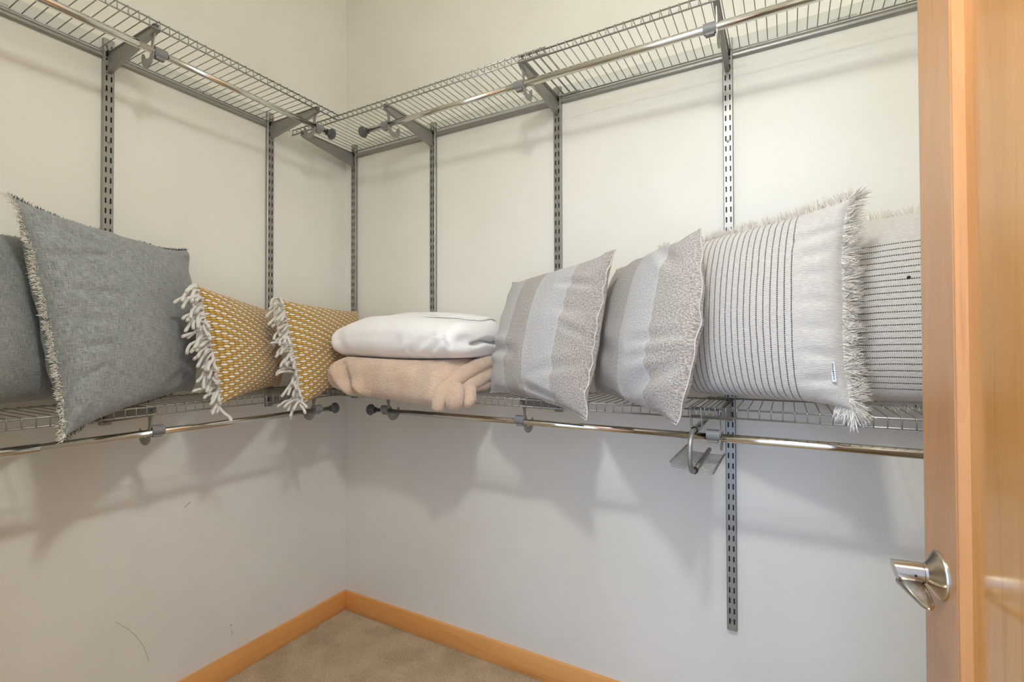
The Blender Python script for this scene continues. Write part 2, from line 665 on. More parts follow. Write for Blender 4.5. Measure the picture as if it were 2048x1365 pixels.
def standard_mesh(name, rows, top_pad=.012, bot_pad=.012):
    P = .03175
    xs = [-.0125, -.0085, -.0042, .0042, .0085, .0125]
    V, Q = [], []

    def quad(x0, x1, z0, z1, d):
        k = len(V)
        V.extend([(x0, -d, z0), (x1, -d, z0), (x1, -d, z1), (x0, -d, z1)])
        Q.append((k, k + 1, k + 2, k + 3))
    hgt = rows * P + top_pad + bot_pad
    z = bot_pad
    quad(xs[0], xs[-1], 0, z, .015)
    for r_ in range(rows):
        z0, z1, z2 = z, z + .0075, z + .0075 + .0168
        quad(xs[0], xs[-1], z0, z1, .015)
        for i in (0, 2, 4):
            quad(xs[i], xs[i + 1], z1, z2, .015)
        for i in (1, 3):           # returns of the slot edges
            for xa in (xs[i], xs[i + 1]):
                k = len(V)
                V.extend([(xa, -.015, z1), (xa, -.0128, z1), (xa, -.0128, z2), (xa, -.015, z2)])
                Q.append((k, k + 1, k + 2, k + 3))
        quad(xs[0], xs[-1], z2, z + P, .015)
        z += P
    quad(xs[0], xs[-1], z, hgt, .015)
    for sx in (-1, 1):
        k = len(V)
        V.extend([(sx * .0125, -.015, 0), (sx * .0145, -.0135, 0), (sx * .0145, -.0006, 0), (sx * .0145, -.0006, hgt), (sx * .0145, -.0135, hgt), (sx * .0125, -.015, hgt)])
        Q.append((k, k + 1, k + 4, k + 5)); Q.append((k + 1, k + 2, k + 3, k + 4))
        # lips along the wall
        k = len(V)
        V.extend([(sx * .0145, -.0006, 0), (sx * .0115, -.0006, 0), (sx * .0115, -.0006, hgt), (sx * .0145, -.0006, hgt)])
        Q.append((k, k + 1, k + 2, k + 3))
    return make_mesh(name, V, Q, False), hgt


std48, h48 = standard_mesh('standard_short', 37)
std72, h72 = standard_mesh('standard_long', 57)
shade48 = box_mesh('slot_shade', (-.011, -.0095, .006), (.011, -.0010, h48 - .05)); shade48.materials.append(M['black'])  # black strip standing in for the shade inside the open channel
shade72 = box_mesh('slot_shade', (-.011, -.0095, .006), (.011, -.0010, h72 - .05)); shade72.materials.append(M['black'])
bm = bmesh.new()
bmesh.ops.create_uvsphere(bm, u_segments=10, v_segments=6, radius=.0045)
for v in bm.verts:
    v.co.y *= .45
screw_me = bpy.data.meshes.new('screw')
bm.to_mesh(screw_me); bm.free()
screw_me.materials.append(M['screw'])

TOP = 2.203
STD_LABELS = {
    ('L', 0): 'slotted grey steel wall standard above the large grey pillow',
    ('L', 1): 'slotted grey steel wall standard behind the mustard pillows',
    ('R', 0): 'slotted grey steel wall standard nearest the room corner',
    ('R', 1): 'slotted grey steel wall standard rising behind the white folded blanket',
    ('R', 2): 'slotted grey steel wall standard above the leftmost beige striped pillow',
    ('R', 3): 'long slotted grey steel wall standard running down below the lower shelf'}
for side, lst in (('L', UL), ('R', UR)):
    for i, p in enumerate(lst):
        long_ = (side == 'R' and i == 3)
        me, hh = (std72, h72) if long_ else (std48, h48)
        loc = (0, p, TOP - hh) if side == 'L' else (p, 0, TOP - hh)
        o = new_obj('wall_standard', me, M['steel'], None, loc, PI / 2 if side == 'L' else 0)
        tag(o, STD_LABELS[(side, i)], 'shelf standard', 'slotted wall standards')
        new_obj('slot_shade', shade72 if long_ else shade48, None, o)
        zs = [1.880, 1.595, 1.31] + ([.682, .402] if long_ else [])
        for z in zs:
            new_obj('screw', screw_me, None, o, (0, -.0152, z - loc[2]))

# wall rails with printed strip
def text_mesh(body, size):
    cu = bpy.data.curves.new('lettering', 'FONT')
    cu.body = body
    cu.size = size
    cu.extrude = .0001
    cu.resolution_u = 3
    o = bpy.data.objects.new('tmp', cu)
    C.objects.link(o)
    dg = bpy.context.evaluated_depsgraph_get()
    me = bpy.data.meshes.new_from_object(o.evaluated_get(dg))
    bpy.data.objects.remove(o)
    return me
txt = text_mesh('configurations', .0098)
txt.materials.clear()
txt.materials.append(M['print'])
xs_ = [v.co.x for v in txt.vertices]
tw = max(xs_) - min(xs_)
for v in txt.vertices:
    v.co.x *= .062 / tw
    y = v.co.y
    v.co.y = -v.co.z
    v.co.z = y


def rail(side, s0, s1, texts, label):
    L = s1 - s0
    base = (s0, 0, 2.141) if side == 'R' else (0, s0, 2.141)
    t = thing('hanging_rail', label, 'wall rail', base, 0 if side == 'R' else PI / 2, 'hanging rails')
    prof = [(0, .001), (.004, 0), (.009, .002), (.0115, .006), (.0118, .011), (.0105, .016), (.008, .019), (0, .0195)]
    me = prism_mesh('rail_channel', prof, .5)
    for v in me.vertices:
        v.co.x = (v.co.x + .5) * L
    me.polygons.foreach_set('use_smooth', [True] * len(me.polygons)); me.set_sharp_from_angle(angle=.7)
    new_obj('rail_channel', me, M['steel'], t)
    me = box_mesh('rail_strip', (0, -.0022, .0195), (L, 0, .066))
    new_obj('rail_strip', me, M['strip'], t)
    for s in texts:
        new_obj('lettering', txt, None, t, (s - s0, -.0024, .0325))
rail('R', .05, XR - .02, [.315, .79, 1.378, 1.965], 'grey hanging rail along the wall over the striped pillows')
rail('L', -1.54, -.392, [-.700, -1.243], 'grey hanging rail along the left wall over the grey pillows')

# bracket meshes (local: x along the wall, -y out of the wall, z from the deck)
def arm_data():
    bm = bmesh.new()
    side = [(.0155, -.005), (.20, -.005), (.296, -.005), (.300, -.009), (.300, -.020), (.285, -.026), (.0155, -.064)]
    t_ = prism_mesh('t', side, .0032)
    bm.from_mesh(t_)
    # bottom flange
    fl = [(.0165, -.0655), (.0165, -.0625), (.285, -.0245), (.300, -.019), (.3015, -.021), (.286, -.0275)]
    bm.from_mesh(prism_mesh('t', fl, .0068))
    # top flange
    bm.from_mesh(prism_mesh('t', [(.02, -.0055), (.02, -.0035), (.298, -.0035), (.298, -.0055)], .0068))
    me = bpy.data.meshes.new('bracket_arm')
    bm.to_mesh(me); bm.free()
    return me
arm_me = arm_data()
tab_me = prism_mesh('bracket_tab', [(.010, -.014), (.0185, -.014), (.0185, -.004), (.030, -.004), (.030, -.001), (.010, -.001)], .0026)
plug_me = prism_mesh('bracket_plug', [(.286, -.0045), (.3018, -.0045), (.3018, -.016), (.286, -.016)], .0045, .001)

def hook_data():
    c = Vector((.250, -.078))
    outer, inner = [], []
    n = 22
    for i in range(n + 1):
        t = i / n
        a = math.radians(158 + (372 - 158) * t)
        ro = .0350 - .004 * abs(2 * t - 1) ** 3
        ri = .0150 + .009 * max(0, (.18 - t) / .18) ** 2
        outer.append((c.x + ro * math.cos(a), c.y + ro * math.sin(a)))
        inner.append((c.x + ri * math.cos(a), c.y + ri * math.sin(a)))
    poly = outer + [(.2845, -.045), (.2930, -.018), (.2690, -.018), (.2715, -.050)] + inner[::-1]
    me = prism_mesh('rod_hook', poly, .0014)
    return me
hook_me = hook_data()

def clip_data():
    # open saddle around the rod, axis along x
    bm = bmesh.new()
    n = 20
    L2 = .0165
    ri, ro = .0112, .0148
    ring = []
    for i in range(n + 1):
        a = math.radians(-62 + 304 * i / n)
        ring.append((math.cos(a), math.sin(a)))
    vs = []
    for x in (-L2, L2):
        vs.append([bm.verts.new((x, -(ROD_D + ro * c_), ROD_DZ + ro * s_)) for c_, s_ in ring])
        vs.append([bm.verts.new((x, -(ROD_D + ri * c_), ROD_DZ + ri * s_)) for c_, s_ in ring])
    for i in range(n):
        bm.faces.new((vs[0][i], vs[0][i + 1], vs[2][i + 1], vs[2][i]))
        bm.faces.new((vs[1][i], vs[3][i], vs[3][i + 1], vs[1][i + 1]))
        bm.faces.new((vs[0][i], vs[1][i], vs[1][i + 1], vs[0][i + 1]))
        bm.faces.new((vs[2][i], vs[2][i + 1], vs[3][i + 1], vs[3][i]))
    for j in (0, n):
        bm.faces.new((vs[0][j], vs[2][j], vs[3][j], vs[1][j]))
    # foot below the saddle with two lugs
    t_ = box_mesh('t', (-.012, -(ROD_D + .008), ROD_DZ - .020), (.012, -(ROD_D - .008), ROD_DZ - .0125), .002)
    bm.from_mesh(t_)
    bmesh.ops.recalc_face_normals(bm, faces=bm.faces[:])
    me = bpy.data.meshes.new('rod_clip')
    bm.to_mesh(me); bm.free()
    me.polygons.foreach_set('use_smooth', [True] * len(me.polygons)); me.set_sharp_from_angle(angle=.7)
    return me
clip_me = clip_data()
for me, mt in ((arm_me, 'bracket'), (tab_me, 'black'), (plug_me, 'cap'), (hook_me, 'bracket'), (clip_me, 'clip')):
    me.materials.append(M[mt])

WHERE = {('L', 0): 'the large grey pillow', ('L', 1): 'the mustard pillows', ('R', 0): 'the room corner', ('R', 1): 'the folded blankets',
         ('R', 2): 'the leftmost beige striped pillow', ('R', 3): 'the cream pillow with vertical dashes'}
for lev, Z in (('upper', ZU), ('lower', ZL)):
    for side, lst in (('L', UL), ('R', UR)):
        for i, p in enumerate(lst):
            loc = (0, p, Z) if side == 'L' else (p, 0, Z)
            word = 'above' if lev == 'upper' else 'under'
            t = thing('shelf_bracket', '%s grey steel shelf bracket %s %s' % (lev, word, WHERE[(side, i)]), 'bracket', loc, PI / 2 if side == 'L' else 0, 'shelf brackets with rod hooks')
            new_obj('bracket_arm', arm_me, None, t)
            for sx in (-1, 1):
                new_obj('bracket_tab', tab_me, None, t, (sx * .0062, 0, 0))
            new_obj('bracket_plug', plug_me, None, t)
            if side == 'R' and i == 0:
                continue                     # the corner bracket carries no rod
            new_obj('rod_hook', hook_me, None, t)
            new_obj('rod_clip', clip_me, None, t, (.020 if side == 'L' else -.018, 0, 0))

# wire shelves
PITCH_W = .0254
wire_path = [(.0, .0036), (.296, .0036), (.303, .0036), (.3075, .0022), (.3088, -.0018), (.3088, -.0225)]
def wire_me():
    pts = [(0, -d, z) for d, z in [(.011, .0036)] + wire_path[1:]]
    me = tube_mesh('cross_wire', pts, .0014, 6)
    me.materials.append(M['wire'])
    return me
cross_me = wire_me()


def shelf(side, s0, s1, Z, label, dz=0., dd=0., first=.008):
    loc = (s0, -dd, Z + dz) if side == 'R' else (dd, s0, Z + dz)
    t = thing('wire_shelf', label, 'shelf', loc, 0 if side == 'R' else PI / 2, 'wire shelves')
    L = s1 - s0
    for nm, d, z, r in (('back_wire', .0135, 0, .0022), ('front_wire', .3045, 0, .0024), ('lip_wire', .3064, -.0212, .0024)):
        new_obj(nm, tube_mesh(nm, [(0, -d, z), (L, -d, z)], r, 8), M['wire'], t)
    k = 0
    while first + k * PITCH_W < L - .003:
        new_obj('cross_wire', cross_me, None, t, (first + k * PITCH_W, 0, 0))
        k += 1
    return t


shelf('L', -1.545, -.316, ZU, 'upper grey wire shelf on the left wall')
shelf('R', .012, 1.205, ZU, 'upper grey wire shelf reaching into the room corner', .006, 0.)
shelf('R', 1.112, XR - .01, ZU, 'upper grey wire shelf over the cream pillows', 0, 0.)
shelf('L', -1.545, -.316, ZL, 'lower grey wire shelf holding the grey and mustard pillows')
shelf('R', .012, 1.700, ZL, 'lower grey wire shelf holding the blankets and beige pillows', 0, 0.)
shelf('R', 1.627, XR - .01, ZL, 'lower grey wire shelf holding the cream pillows', .004, .004)


# hanging rods
def hanging_rod(side, s_cap, s_step, s_end, z, label):
    base = (s_cap, -ROD_D, z) if side == 'R' else (ROD_D, s_cap, z)
    t = thing('hanging_rod', label, 'rod', base, 0, 'chrome hanging rods')
    ax = Vector((1, 0, 0)) if side == 'R' else Vector((0, 1, 0))
    a, b = s_step - s_cap, s_end - s_cap
    sg = 1 if b > 0 else -1
    new_obj('inner_tube', tube_mesh('inner_tube', [ax * (sg * .004), ax * a], .0096, 24), M['chrome'], t)
    new_obj('outer_tube', tube_mesh('outer_tube', [ax * a, ax * (a + sg * .0015), ax * b], [.0104, .0112, .0112], 24), M['chrome'], t)
    new_obj('end_cap', lathe_mesh('end_cap', [(-.004, .016), (-.003, .020), (0, .0215), (.004, .0215), (.006, .019), (.0065, .017), (.009, .0175), (.011, .0165), (.012, .0125), (.026, .0120), (.0265, .010)], ax * sg, (0, 0, 0), 28), M['cap'], t)
    return t
hanging_rod('R', .392, 1.05, XR - .02, ZU + ROD_DZ, 'upper chrome hanging rod over the striped pillows')
hanging_rod('L', -.318, -.99, -1.54, ZU + ROD_DZ, 'upper chrome hanging rod along the left wall')
hanging_rod('R', .436, 1.663, XR - .02, ZL + ROD_DZ - .006, 'lower chrome hanging rod under the striped pillows')
hanging_rod('L', -.298, -1.19, -1.54, ZL + ROD_DZ - .006, 'lower chrome hanging rod under the grey and mustard pillows')

# ------------------------------------------------------------------ pull-out rack under the lower shelf
RX, RZ, RB = 1.640, 1.028, .925
rk = thing('pull_out_rack', 'grey pull-out wire rack hanging under the lower shelf', 'rack', (RX, -.2, RB))
def rp(pts):
    return [Vector(p) - Vector((RX, -.2, RB)) for p in pts]
new_obj('slide_tube', tube_mesh('slide_tube', rp([(RX, -.06, RZ), (RX, -.345, RZ)]), .0088, 20, False), M['chrome'], rk)
new_obj('slide_tube_lining', tube_mesh('slide_tube_lining', rp([(RX, -.06, RZ), (RX, -.344, RZ)]), .0080, 20, False), M['black'], rk)
arc = [(RX, -.20, RZ), (RX, -.345, RZ)]
for i in range(1, 12):
    a = PI / 2 - PI * i / 12
    arc.append((RX - .002, -.352 - .050 * math.cos(a), (RZ + RB) / 2 + (RZ - RB) / 2 * math.sin(a)))
arc.append((RX, -.345, RB))
new_obj('pull_handle', tube_mesh('pull_handle', rp(smooth_path(arc, 3)), .0062, 16), M['bracket'], rk)
new_obj('rack_bar', tube_mesh('rack_bar', rp([(RX, -.340, RB), (RX, -.07, RB + .004)]), .0062, 14), M['bracket'], rk)
new_obj('bar_collar', tube_mesh('bar_collar', rp([(RX, -.352, RB), (RX, -.338, RB)]), .0080, 16), M['black'], rk)
prong = smooth_path([(-.062, 0, .020), (-.057, 0, .009), (-.047, 0, .003), (0, 0, 0), (.036, 0, 0), (.044, 0, .003)], 4)
prong_me = tube_mesh('prong', prong, .0015, 6)
prong_me.materials.append(M['bracket'])
bm = bmesh.new()
bmesh.ops.create_uvsphere(bm, u_segments=8, v_segments=6, radius=.0028)
tip_me = bpy.data.meshes.new('prong_tip'); bm.to_mesh(tip_me); bm.free()
tip_me.materials.append(M['wire'])
for k in range(15):
    y = -.338 + k * .0178
    pr = new_obj('prong', prong_me, None, rk, (0, y + .2, -.0062))
    new_obj('prong_tip', tip_me, None, pr, (-.062, 0, .021))
    new_obj('prong_tip', tip_me, None, pr, (.044, 0, .003))
new_obj('side_wire', tube_mesh('side_wire', rp([(RX + .038, -.338, RB - .006), (RX + .044, -.33, RB - .003), (RX + .044, -.085, RB - .003)]), .0016, 6), M['wire'], rk)
for y in (-.318, -.292):
    pts = [(RX - .012, y, ZL + .006), (RX - .0135, y - .002, RZ + .02), (RX - .0115, y, RZ), (RX, y, RZ - .0115), (RX + .0115, y, RZ), (RX + .0135, y - .002, RZ + .02), (RX + .012, y, ZL + .006)]
    new_obj('hanger_wire', tube_mesh('hanger_wire', rp(smooth_path(pts, 4)), .0013, 6), M['wire'], rk)


# ------------------------------------------------------------------ pillows
def vnoise(x, y, z=0.):
    return noise.noise(Vector((x, y, z)))


def pillow(label, cat, mat, corners, hf, hb, size, seed=0, n=72, pull=.05, creases=(), ruffle=.006, name='pillow', wall='R', group=None, q=.46, rest=None, wr=.004, sag=.2, inset=.05, bow={}, even=False):
    TL, TR, BR, BL = [Vector(c) for c in corners]
    nrm = ((TR - TL) + (BR - BL)).cross((TL - BL) + (TR - BR)).normalized()
    ctr = (TL + TR + BR + BL) / 4
    if nrm.dot(CAM - ctr) < 0:
        nrm.negate()
    org = Vector((ctr.x, ctr.y, ZL + .005))
    t = thing(name, label, cat, tuple(org), 0, group)

    def base(u, v):
        cu, cv = 2 * u - 1, 2 * v - 1
        eu, ev = abs(cu) ** 9, abs(cv) ** 9
        u2 = .5 + cu * .5 * (1 - (pull * cu * cu + inset * eu - .03) * (1 - cv ** 4) * (abs(cu) > 0) + bow.get('l' if cu < 0 else 'r', 0) * (1 - cv * cv) * cu * cu)
        v2 = .5 + cv * .5 * (1 - (pull * cv * cv + inset * ev - .03) * (1 - cu ** 4) + bow.get('b' if cv < 0 else 't', 0) * (1 - cu * cu) * cv * cv)
        return (BL * (1 - u2) + BR * u2) * (1 - v2) + (TL * (1 - u2) + TR * u2) * v2

    def prof(u, v):
        a = max(0., 1 - abs(2 * u - 1) ** 2.3) ** q
        b = max(0., 1 - abs(2 * v - 1) ** 2.3) ** q
        return a * b

    def point(u, v, s):
        h = hf if s > 0 else hb
        f = prof(u, v)
        d = f * h * (1 + sag * (.5 - v))
        e = min(u, 1 - u, v, 1 - v)
        if e > 1e-6:
            # gathers that run away from the seams
            g = 0.
            for ee, al, ph in ((u, v, 0), (1 - u, v, 3), (v, u, 6), (1 - v, u, 9)):
                g += math.exp(-ee / .10) * (1 - math.exp(-ee / .02)) * vnoise(al * 9 + seed, ee * 1.6 + ph, seed * .7 + s)
            d += g * wr * 2.2
            d += wr * 1.3 * vnoise(u * 3.1 + seed, v * 3.1, s * 2.) * f
            if s > 0:
                for (ua, va, ub, vb, wd, dp) in creases:
                    ab = Vector((ub - ua, vb - va)); ap = Vector((u - ua, v - va))
                    tt = max(0., min(1., ap.dot(ab) / ab.dot(ab)))
                    ds = (ap - ab * tt).length
                    d -= dp * math.exp(-(ds / wd) ** 2) * (.35 + .65 * math.sin(PI * min(1, max(0.02, tt))))
                    d += dp * .55 * math.exp(-((ds - 2.1 * wd) / wd) ** 2) * (.3 + .7 * math.sin(PI * min(1, max(0.02, tt))))
        p = base(u, v) + nrm * (d * (1 if s > 0 else -1))
        if e < 1e-6 or ruffle:
            k = math.exp(-e / .02) * ruffle
            p = p + nrm * (k * vnoise(u * 11 + seed, v * 11, 5.))
        # rest on the wires of the shelf, keep off the wall
        dist = -p.y if wall == 'R' else p.x
        lim = ZL + .0065
        if dist < .311 and p.z < lim:
            p.z = lim - .0 * (lim - p.z)
        m_ = .0175
        if dist < m_:
            if wall == 'R': p.y = -m_
            else: p.x = m_
        if wall == 'L' and p.y > -.02: p.y = -.02
        return p

    grid = np.linspace(0, 1, n + 1)
    grid = .5 - .5 * np.cos(grid * PI) * 1.0
    grid = .45 * grid + .55 * np.linspace(0, 1, n + 1)
    V, U, Q = [], [], []
    idx = {}
    # even: texture follows the length along the cloth
    gu = gv = [float(x) for x in grid]
    if even:
        def cum(L_):
            c_ = [0.]
            for a_, b_ in zip(L_, L_[1:]):
                c_.append(c_[-1] + (b_ - a_).length)
            return [x / c_[-1] for x in c_]
        gu = cum([point(float(x), .5, 1) for x in grid])
        gv = cum([point(.5, float(x), 1) for x in grid])
    for s in (1, -1):
        for j, v in enumerate(grid):
            for i, u in enumerate(grid):
                border = i in (0, n) or j in (0, n)
                if s < 0 and border:
                    idx[(s, i, j)] = idx[(1, i, j)]
                    continue
                idx[(s, i, j)] = len(V)
                V.append(point(float(u), float(v), s) - org)
                U.append((gu[i], gv[j]))
    for s in (1, -1):
        for j in range(n):
            for i in range(n):
                f = (idx[(s, i, j)], idx[(s, i + 1, j)], idx[(s, i + 1, j + 1)], idx[(s, i, j + 1)])
                Q.append(f if s > 0 else f[::-1])
    cover = new_obj('cover', make_mesh('cover', V, Q, True, U), mat, t)

    def edge(side, k):
        """point on a seam (world) and outward direction; k in 0..1"""
        uv = {'l': (0, k), 'r': (1, k), 't': (k, 1), 'b': (k, 0)}[side]
        p = point(uv[0], uv[1], 1)
        c = base(.5, uv[1]) if side in 'lr' else base(uv[0], .5)
        return p, (p - c).normalized()
    return t, org, nrm, edge, point


def fringe(t, org, nrm, edge, sides, n, length, rad, mat, name='fringe', droop=.35, spread=.35, segs=4, seed=0, side_bias=0., clump=.5, parts=3):
    rr = random.Random(seed)
    V, Q = [], []
    for sd, k0, k1 in sides:
        for i in range(n):
            k = k0 + (k1 - k0) * (i + rr.random()) / n
            p, out = edge(sd, k)
            along = (edge(sd, min(1, k + .01))[0] - edge(sd, max(0, k - .01))[0]).normalized()
            cl = vnoise(k * 26 + seed, 1.7, seed * 3.1)
            d = (out + nrm * (rr.uniform(-spread, spread) + side_bias) + along * (rr.uniform(-spread, spread) * .7 + cl * clump * 1.6) + Vector((0, 0, -droop * rr.uniform(.4, 1.2)))).normalized()
            L = length * rr.uniform(.6, 1.15) * (1 + .35 * cl)
            pts = []
            q = p - out * .002 + nrm * rr.uniform(-.002, .003)
            for s_ in range(segs + 1):
                pts.append(q - org)
                d = (d + Vector((0, 0, -.5 * droop / segs)) + Vector((rr.gauss(0, 1), rr.gauss(0, 1), rr.gauss(0, 1))) * .13).normalized()
                q = q + d * (L / segs)
            v, f = tube_data(pts, [rad] * segs + [rad * .5], parts, False)
            b = len(V)
            V.extend(v)
            Q.extend([tuple(x + b for x in y) for y in f])
    o = new_obj(name, make_mesh(name, V, Q), mat, t)
    o['kind'] = 'stuff'
    return o


def patch(t, org, p, ex, ey, nz, sx, sy, th, mat, name, parent=None):
    """small sewn-in flat piece with thickness"""
    ex, ey, nz = ex.normalized(), ey.normalized(), nz.normalized()
    V = []
    for c in (-1, 1):
        for a, b in ((-1, -1), (1, -1), (1, 1), (-1, 1)):
            V.append(p + ex * (a * sx / 2) + ey * (b * sy / 2) + nz * (th * (c + 1) / 2) - org)
    F = [(3, 2, 1, 0), (4, 5, 6, 7), (0, 1, 5, 4), (1, 2, 6, 5), (2, 3, 7, 6), (3, 0, 4, 7)]
    return new_obj(name, make_mesh(name, V, F, False), mat, parent or t)


# --- grey linen pillows on the left
G1 = pillow('large grey linen pillow with frayed cream edge hanging over the shelf', 'pillow', M['linen'],
            [(.30, -1.255, 1.592), (.060, -.752, 1.576), (.085, -.738, 1.092), (.375, -1.181, 1.026)], .085, .070, (.5, .5), 11,
            pull=.075, even=True, wall='L', creases=[(.03, .76, .32, .80, .013, .008), (.04, .62, .34, .60, .016, .006), (.04, .50, .28, .47, .014, .006), (.03, .36, .24, .38, .013, .006), (.03, .24, .2, .28, .014, .005), (.08, .92, .3, .84, .016, .006), (.55, .1, .8, .2, .03, .004)], wr=.007, group='grey linen pillows')
fringe(*G1[:4], [('l', 0, 1)], 900, .017, .0008, M['fray_light'], 'cream_fringe', .05, .8, 3, 3, .35, .3)
fringe(*G1[:4], [('t', 0, .42), ('t', .62, 1), ('b', 0, .8)], 260, .010, .0006, M['fray_dark'], 'slate_fringe', .0, .9, 3, 4, 0, .4)
p_, o_ = G1[3]('b', .14)
patch(G1[0], G1[1], p_ + Vector((.012, 0, .016)), Vector((.0, 1, .25)), Vector((0, 0, 1)), G1[2], .013, .008, .001, M['fray_light'], 'care_tag')
G2 = pillow('grey linen pillow cut off by the left edge of the photo', 'pillow', M['linen'],
            [(.30, -1.545, 1.50), (.050, -1.06, 1.560), (.10, -1.05, 1.092), (.36, -1.53, 1.086)], .095, .03, (.5, .5), 23, pull=.06, wall='L', group='grey linen pillows')
fringe(*G2[:4], [('t', 0, 1)], 320, .010, .0006, M['fray_dark'], 'slate_fringe', .0, .9, 3, 6, 0, .4)

# --- mustard chevron pillows with tassels
def tassels(P, n, seed):
    t, org, nrm, edge, _ = P
    rr = random.Random(seed)
    for i in range(n):
        k = .01 + .98 * i / (n - 1)
        p, out = edge('l', k)
        L = rr.uniform(.060, .100)
        d = (out * rr.uniform(.9, 1.3) + nrm * rr.uniform(-.3, .6) + Vector((0, 0, rr.uniform(-.5, .4)))).normalized()
        pts = [p - out * .003]
        q = Vector(pts[0])
        for s_ in range(6):
            q = q + d * (L / 6)
            pts.append(Vector(q))
            d = (d + Vector((0, 0, -.20)) + Vector((rr.gauss(0, .22), rr.gauss(0, .22), rr.gauss(0, .16)))).normalized()
        pts = smooth_path([x - org for x in pts], 2)
        rad = [.0046] * (len(pts) - 2) + [.0052, .0042]
        new_obj('tassel_yarn', tube_mesh('tassel_yarn', pts, rad, 7), M['yarn'], t)

Y1 = pillow('mustard chevron pillow with cream tassels next to the grey pillow', 'pillow', M['chevron'],
            [(.305, -.853, 1.434), (.052, -.432, 1.390), (.09, -.42, 1.092), (.322, -.786, 1.062)], .070, .045, (.5, .36), 31,
            n=56, even=True, pull=.05, wall='L', ruffle=.004, wr=.003, group='mustard chevron pillows')
tassels(Y1, 58, 5)
Y2 = pillow('mustard chevron pillow with cream tassels beside the folded blankets', 'pillow', M['chevron'],
            [(.275, -.552, 1.418), (.115, -.030, 1.413), (.13, -.05, 1.092), (.345, -.517, 1.030)], .055, .045, (.5, .36), 37,
            n=56, even=True, pull=.05, wall='L', ruffle=.004, wr=.003, group='mustard chevron pillows')
tassels(Y2, 58, 9)

# --- beige striped pillows
B1 = pillow('beige boucle pillow with pale stripes leaning beside the blankets', 'pillow', M['boucle_a'],
            [(.950, -.060, 1.484), (1.417, -.280, 1.524), (1.366, -.392, 1.040), (.948, -.215, 1.084)], .082, .070, (.48, .48), 41,
            pull=.07, creases=[(-.02, .36, .40, .33, .035, .016), (.68, .80, 1.0, .76, .024, .009), (.6, .2, .98, .30, .03, .008), (.80, .5, 1, .45, .02, .009), (.5, .10, .8, .05, .025, .008), (.7, .62, .95, .6, .03, .006)], ruffle=.016, group='beige striped pillows', wr=.005)
B2 = pillow('beige boucle pillow with pale stripes against the cream pillow', 'pillow', M['boucle_b'],
            [(1.345, -.045, 1.503), (1.656, -.330, 1.545), (1.612, -.430, 1.052), (1.295, -.105, 1.088)], .078, .055, (.48, .48), 47,
            pull=.04, bow={'r': .24}, creases=[(.02, .40, .5, .30, .06, .009), (.66, .38, 1.02, .44, .026, .008), (.62, .08, 1.02, .33, .04, .016), (.66, .28, 1.02, .37, .024, .007), (.7, .95, .9, .8, .03, .007)], ruffle=.012, group='beige striped pillows', wr=.005)


def seam(P, sides, r, mat):
    t, org, nrm, edge, _ = P
    for sd in sides:
        pts = [edge(sd, k / 60)[0] + edge(sd, k / 60)[1] * .001 - org for k in range(61)]
        new_obj('seam_piping', tube_mesh('seam_piping', pts, r, 6), mat, t)
pip = m_fuzzy('boucle_piping', (196, 186, 174), (222, 214, 204), 500, .6, .002)
seam(B1, 'rtbl', .002, pip)
seam(B2, 'rtbl', .002, pip)

# --- cream fringed pillows
C1 = pillow('cream fringed pillow with vertical black dashed lines', 'pillow', M['cream_a'],
            [(1.490, -.042, 1.553), (1.982, -.270, 1.592), (1.980, -.318, 1.094), (1.500, -.120, 1.090)], .095, .04, (.55, .5), 53,
            pull=.05, creases=[(.82, .80, .99, .85, .018, .006), (.84, .71, .98, .74, .02, .006), (.84, .62, .97, .63, .016, .004), (.84, .26, 1., .24, .02, .006), (.84, .50, .97, .50, .018, .005), (.84, .38, .97, .37, .018, .004), (.84, .12, .98, .14, .02, .006), (.02, .42, .3, .38, .03, .006)], ruffle=.006, group='cream fringed pillows')
fringe(*C1[:4], [('r', 0, 1)], 1300, .040, .0010, M['cream_fringe'], 'fringe', .12, .35, 4, 12, .25, .55)
fringe(*C1[:4], [('t', 0, 1)], 800, .030, .0010, M['cream_fringe'], 'fringe', .0, .5, 4, 14, .1, .6)
fringe(*C1[:4], [('r', 0, .06), ('b', .93, 1)], 90, .045, .0009, M['cream_fringe'], 'fringe', .9, .35, 4, 15, .3, .4)
p_, o_ = C1[3]('r', .17)
q_, _ = C1[3]('r', .10)
p2, _ = C1[3]('r', .24)
vdir = (p2 - q_).normalized()
ctr = C1[4](.965, .17, 1)
tg = patch(C1[0], C1[1], ctr + C1[2] * .003, o_, vdir, C1[2], .0085, .045, .0012, M['tag'], 'sewn_label')
rr = random.Random(2)
for k in range(9):
    patch(C1[0], C1[1], ctr + C1[2] * .0044 + vdir * (.018 - k * .0042), o_, vdir, C1[2], rr.uniform(.0018, .0034), .0028 if k < 5 else .0022, .0002, M['ink'], 'lettering', tg)
C2 = pillow('cream fringed pillow with horizontal black dashed lines by the door', 'pillow', M['cream_b'],
            [(1.905, -.030, 1.580), (2.360, -.120, 1.600), (2.360, -.160, 1.090), (1.92, -.085, 1.088)], .10, .03, (.5, .5), 59,
            pull=.03, ruffle=.005, group='cream fringed pillows')
fringe(*C2[:4], [('t', 0, 1)], 420, .028, .0007, M['cream_fringe'], 'fringe', -.05, .6, 4, 17, 0, .7)
fringe(*C2[:4], [('b', 0, 1)], 420, .028, .0008, M['cream_fringe'], 'fringe', .0, .4, 4, 19, .6, .5)
bm = bmesh.new()
bmesh.ops.create_icosphere(bm, subdivisions=2, radius=.0042)
for v in bm.verts:
    v.co *= 1 + .2 * vnoise(v.co.x * 500, v.co.y * 500, v.co.z * 500)
me = bpy.data.meshes.new('thread_knot'); bm.to_mesh(me); bm.free()
